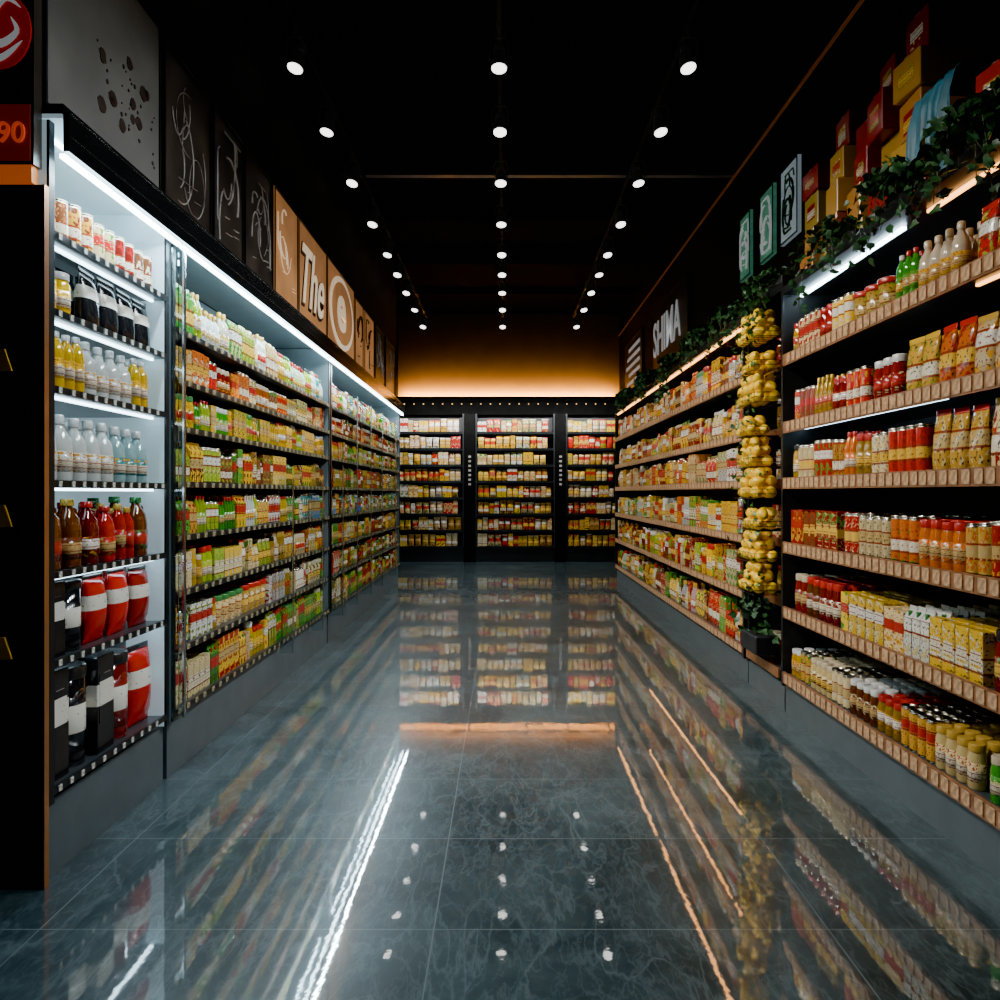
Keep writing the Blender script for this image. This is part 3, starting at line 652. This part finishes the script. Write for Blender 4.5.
ml=MB(); ml.lathe([(.010,0),(.012,.004),(.012,.010),(.006,.014)],M_amb,8); ame=ml.build('amber_light')
for k in range(22):
    obj('amber_light',ame,hd,loc=(-2.0+k*.19,YH-.02,3.12),rot=(math.pi/2,0,0))
m=MB(); m.box(-2.1,2.25,14.14,14.18,3.14,3.17,M_matte)
for xx in (-1.8,-.7,.4,1.2,2.0): m.box(xx,xx+.02,14.18,YH-.02,3.145,3.165,M_matte)
obj('added_lamp_bar',m.build('added_lamp_bar'),hd)  # bar and arms added as a mount for the extra shelf lamp
ld=bpy.data.lights.new('added_bar_lamp','AREA'); ld.shape='RECTANGLE'; ld.size=4.2; ld.size_y=.05; ld.energy=210; ld.color=(.96,.97,.95)
o=bpy.data.objects.new('area_lamp',ld); COL.objects.link(o); o.parent=hd; o.location=(.05,14.16,3.13); o.rotation_euler=(math.radians(22),0,0)  # added lamp, brightens the back wall shelving
m=MB(); m.box(-2.1,2.25,YH+.004,YH+.016,3.14,3.21,M_cove)
cv=obj('cove_light',m.build('cove_light'),label='glowing orange cove light strip above the header board',cat='light')
ld=bpy.data.lights.new('cove','AREA'); ld.shape='RECTANGLE'; ld.size=4.3; ld.size_y=.05; ld.energy=600; ld.color=(1,.50,.085)
o=bpy.data.objects.new('area_lamp',ld); COL.objects.link(o); o.parent=cv; o.location=(.07,YH+.02,3.225); o.rotation_euler=(math.radians(86),0,0)
# ------------------------------------------------------------------ create products
from collections import defaultdict
bykind=defaultdict(list)
for p in PL: bykind[p[0]].append(p)
plural={'bottle':'plastic bottles','clear':'round bottles','can':'food cans','jar':'glass jars','pouch':'snack pouches','bag':'snack bags','carton':'drink cartons','box':'food boxes','tub':'plastic tubs','jug':'jugs','canister':'storage canisters'}
for kind,lst in bykind.items():
    t=T[kind]; lst.sort(key=lambda p:-p[6])
    j=MB()
    for n,b in t['parts']: j.add(b)
    jm=j.build(t['name']); pms=[b.build(n if i else t['name']) for i,(n,b) in enumerate(t['parts'])]
    for p in lst[:300]:
        _,loc,rot,sc,cn,col,met,place,row=p
        parts=loc[1]<4.6 and row<2
        o=bpy.data.objects.new(t['name'],pms[0] if parts else jm); COL.objects.link(o)
        o.location=loc; o.rotation_euler=(0,0,rot); o.scale=sc; o.color=col
        o['label']=f"{cn} {t['desc']} on {place}"; o['category']=t['cat']; o['group']=f"{plural[kind]} on {place}"
        if parts:
            for (n,b),me in list(zip(t['parts'],pms))[1:]:
                c=bpy.data.objects.new(n,me); COL.objects.link(c); c.parent=o; c.color=col
    rest=lst[300:]
    if rest:
        m=MB(); cols=[]
        for p in rest:
            _,loc,rot,sc,cn,col,met,place,row=p
            cr,sr=math.cos(rot)*sc[0],math.sin(rot)*sc[0]; b=len(m.v)
            m.v+=[(loc[0]+x*cr-y*sr,loc[1]+x*sr+y*cr,loc[2]+z*sc[2]) for x,y,z in j.v]
            m.f+=[tuple(i+b for i in f) for f in j.f]; m.m+=j.m; m.uv+=j.uv; m.s+=j.s
            cols+=list(col)*len(j.v)
        obj(t['name']+'_stock',m.build(t['name']+'_stock',bulk=True,cols=cols),label=f"many more {plural[kind]} filling the shelves",cat=t['cat'],kind='stuff',group=plural[kind]+' stock')
    print(kind,len(lst))
# ------------------------------------------------------------------ boxes on top deck (right)
CB={'yellow':(.42,.22,.03),'red':(.27,.012,.010),'orange':(.34,.085,.02)}
def card(x,y,z,w,d,h,l):
    m=MB(); m.box(-d/2,d/2,-w/2,w/2,0,h,'plastic',.005); o=obj('shipping_box',m.build('shipping_box'),loc=(x,y,z),rot=(0,0,R.uniform(-.12,.12)),label=f'{l} cardboard box stacked on top of the shelving',cat='box',group='boxes stacked on the shelf top')
    o.color=(*[c*R.uniform(.8,1.15) for c in CB[l]],R.random()*.9)
    m=MB(); m.box(-d/2,d/2,-.02,.02,h,h+.0015,M_tape); obj('tape',m.build('tape'),o)
    if R.random()<.6:
        m=MB(); m.box(-d/2-.0015,-d/2,-w*.28,w*.28,h*.25,h*.7,'label'); c=obj('box_label',m.build('box_label'),o); c.color=(*CB[R.choice(('yellow','red'))],R.random()*.9)
for i,(y,n) in enumerate(((2.95,2),(3.25,2),(3.55,5),(3.82,5),(4.08,4),(4.34,5),(4.80,4))):
    z=2.612 if y<YE else 2.662
    for k in range(n):
        h=R.uniform(.16,.22); w=R.uniform(.18,.235); l='red' if k>=n-R.choice((1,2)) and n>2 else R.choice(('yellow','yellow','orange','red'))
        card(2.06+R.uniform(-.05,.04),y+R.uniform(-.01,.01),z,w,.27,h,l); z+=h+.0025
    if abs(y-3.25)<.01: ztop=z
M_cloth=simple('blue_cloth',(.025,.14,.20),.5,noise=.35,nscale=12)
m=MB(); nu,nv=28,22
for iv in range(nv+1):
    s=iv/nv*.85
    for iu in range(nu+1):
        uu=iu/nu; y=3.10+uu*.30
        f=.018*math.sin(uu*26)+.01*math.sin(uu*57+2)
        if s<.34: x=2.20-s; z=ztop+.10+.05*math.sin(s*9)+f*.8
        else:
            dr=s-.34; x=1.86-.03*min(1,dr*6)+f*(.4+dr*2); z=ztop+.10+.05*math.sin(3.06)-dr*(.62+.25*math.sin(uu*9))
        m.v.append((x,y,z))
for iv in range(nv):
    for iu in range(nu):
        a=iv*(nu+1)+iu; m.face((a,a+1,a+nu+2,a+nu+1),M_cloth,None,True)
bs=obj('blue_cloth',m.build('blue_cloth'),label='crumpled blue cloth draped over cardboard boxes',cat='cloth')
# ------------------------------------------------------------------ ivy
def ivy(y,z,L,dens,seed,up=.3,down=.4,s0=.03,s1=.05):
    rr=random.Random(seed)
    m=MB(); m.box(1.76,1.86,y-L/2,y+L/2,z,z+.08,M_black,.005)
    root=obj('trailing_ivy',m.build('planter'),label='dark green trailing ivy in a narrow planter on the shelf top',cat='plant',group='ivy plants along the shelf top')
    f=MB()
    for k in range(dens):
        yy=y+rr.uniform(-L/2,L/2)*rr.uniform(.4,1); p=Vector((1.8,yy,z+.08)); pts=[tuple(p)]
        v=Vector((rr.uniform(-.6,.3),rr.uniform(-.4,.4),rr.uniform(.4,1.2)*up/.3)).normalized()*.035
        n=rr.randint(6,17)
        for i in range(n):
            v+=Vector((rr.uniform(-.012,.006),rr.uniform(-.01,.01),-.006*down/.4)); 
            if v.length>.045: v=v.normalized()*.045
            p=p+v
            if p.z<z+.03 and p.x>1.67: p.x=1.66
            p.x=max(min(p.x,1.88),1.62)
            pts.append(tuple(p)); leafpts(f,p+Vector([rr.uniform(-.02,.02) for _ in range(3)]),rr.uniform(s0,s1),rr,M_leaf)
            if rr.random()<.4: leafpts(f,p+Vector([rr.uniform(-.03,.03) for _ in range(3)]),rr.uniform(s0,s1)*.8,rr,M_leaf)
        f.tube(pts,.002,M_stem,3)
    obj('foliage',f.build('foliage'),root)
ivy(2.75,2.612,.34,34,1,.55,.5); ivy(3.35,2.612,.3,22,2,.55,.4); ivy(3.95,2.612,.3,14,3,.4,.5); ivy(4.95,2.662,.35,20,4,.3,.6)
ivy(5.7,2.612,.4,10,5,.3,.5); ivy(6.6,2.612,.4,12,6,.3,.4); ivy(7.7,2.612,.5,16,7,.3,.5,.04,.06); ivy(9.0,2.612,.5,18,8,.35,.4,.04,.07); ivy(10.5,2.612,.6,18,9,.35,.4,.05,.08)
# ------------------------------------------------------------------ ceiling lights
for x,l in ((-1.42,0),(-.04,1),(1.24,2)):
    m=MB(); m.box(x-.015,x+.015,2.2,13.6,4.515,4.545,M_black); tr=obj('lighting_track',m.build('track'),label='black ceiling lighting track carrying spotlights',cat='lighting track',group='ceiling lighting tracks')
    m=MB()
    for yy in (2.6,4.6,7.0,8.8,10.6,12.6): m.tube([(x,yy,4.545),(x,yy,4.95)],.006,M_black,6)
    obj('suspension_rods',m.build('rods'),tr)
ho=MB(); ho.lathe([(.022,.175),(.034,.17),(.038,.15),(.038,.09),(.050,.06),(.054,.0),(.056,-.012),(.053,-.012),(.050,.004)],M_house,20)
for zz in (.11,.13): ho.lathe([(.038,zz),(.044,zz+.001),(.044,zz+.006),(.038,zz+.007)],M_house,16)
ln=MB(); ln.lathe([(.051,-.013),(.051,.002)],M_lens,20)
st=MB(); st.tube([(0,0,.3),(0,0,.2)],.008,M_house,8); st.box(-.02,.02,-.04,.04,.28,.3,M_black)
yk=MB(); yk.tube([(-.062,0,.05),(-.064,0,.15),(-.045,0,.2),(.045,0,.2),(.064,0,.15),(.062,0,.05)],.006,M_house,6)
hme,lme2,sme,yme=ho.build('housing'),ln.build('lens'),st.build('mount'),yk.build('yoke')
ys=[2.4,3.3,4.2,5.08,5.98,6.97,8.04,9.07,9.9,10.8,11.8,13.0]  # first three per track are out of view, added to light near stock
for xi,x in enumerate((-1.42,-.04,1.24)):
    for i,y in enumerate(ys):
        e=obj('ceiling_spotlight',None,loc=(x,y,4.235),label='black track spotlight with a glowing white lens',cat='spotlight',group='spotlights on the ceiling tracks')
        obj('mount',sme,e); obj('yoke',yme,e)
        h=obj('lamp_head',hme,e,rot=(-.12-.022*i-(.05,.0,.08)[(i+xi)%3],(.16,.0,-.16)[xi],0)); obj('lens',lme2,h)
        if i%2==0 or (xi!=1 and i<4):
            en=(380,200,330)[xi]
            ld=bpy.data.lights.new('spot','SPOT'); ld.energy=en; ld.spot_size=math.radians(80 if xi!=1 else 60); ld.spot_blend=.9; ld.shadow_soft_size=.14
            ld.color=(1,.95,.87) if xi==0 else ((.78,.94,1) if xi==1 else (.88,.96,1))
            lo=bpy.data.objects.new('lamp_beam',ld); COL.objects.link(lo); lo.parent=e
            lo.location=(0,-.0,-.18)
            tgt=(Vector((1.75,y+.5,.9)),Vector((-.04,y+.4,0)),Vector((-1.65,y+.5,.9)))[xi]
            dr=tgt-Vector((x,y,4.15)); lo.rotation_euler=dr.to_track_quat('-Z','Y').to_euler()
# ------------------------------------------------------------------ world & camera
w=bpy.data.worlds.new('World'); scene.world=w; w.use_nodes=True
w.node_tree.nodes['Background'].inputs[0].default_value=(.02,.03,.04,1); w.node_tree.nodes['Background'].inputs[1].default_value=.3
cd=bpy.data.cameras.new('Camera'); cam=bpy.data.objects.new('Camera',cd); COL.objects.link(cam)
cam.location=(0,0,1.35); cam.rotation_euler=(math.pi/2,0,0); cd.lens=27; cd.sensor_width=36; cd.shift_x=-.005; cd.shift_y=-.007
cd.clip_start=.05; scene.camera=cam
print('objects',len(bpy.data.objects))
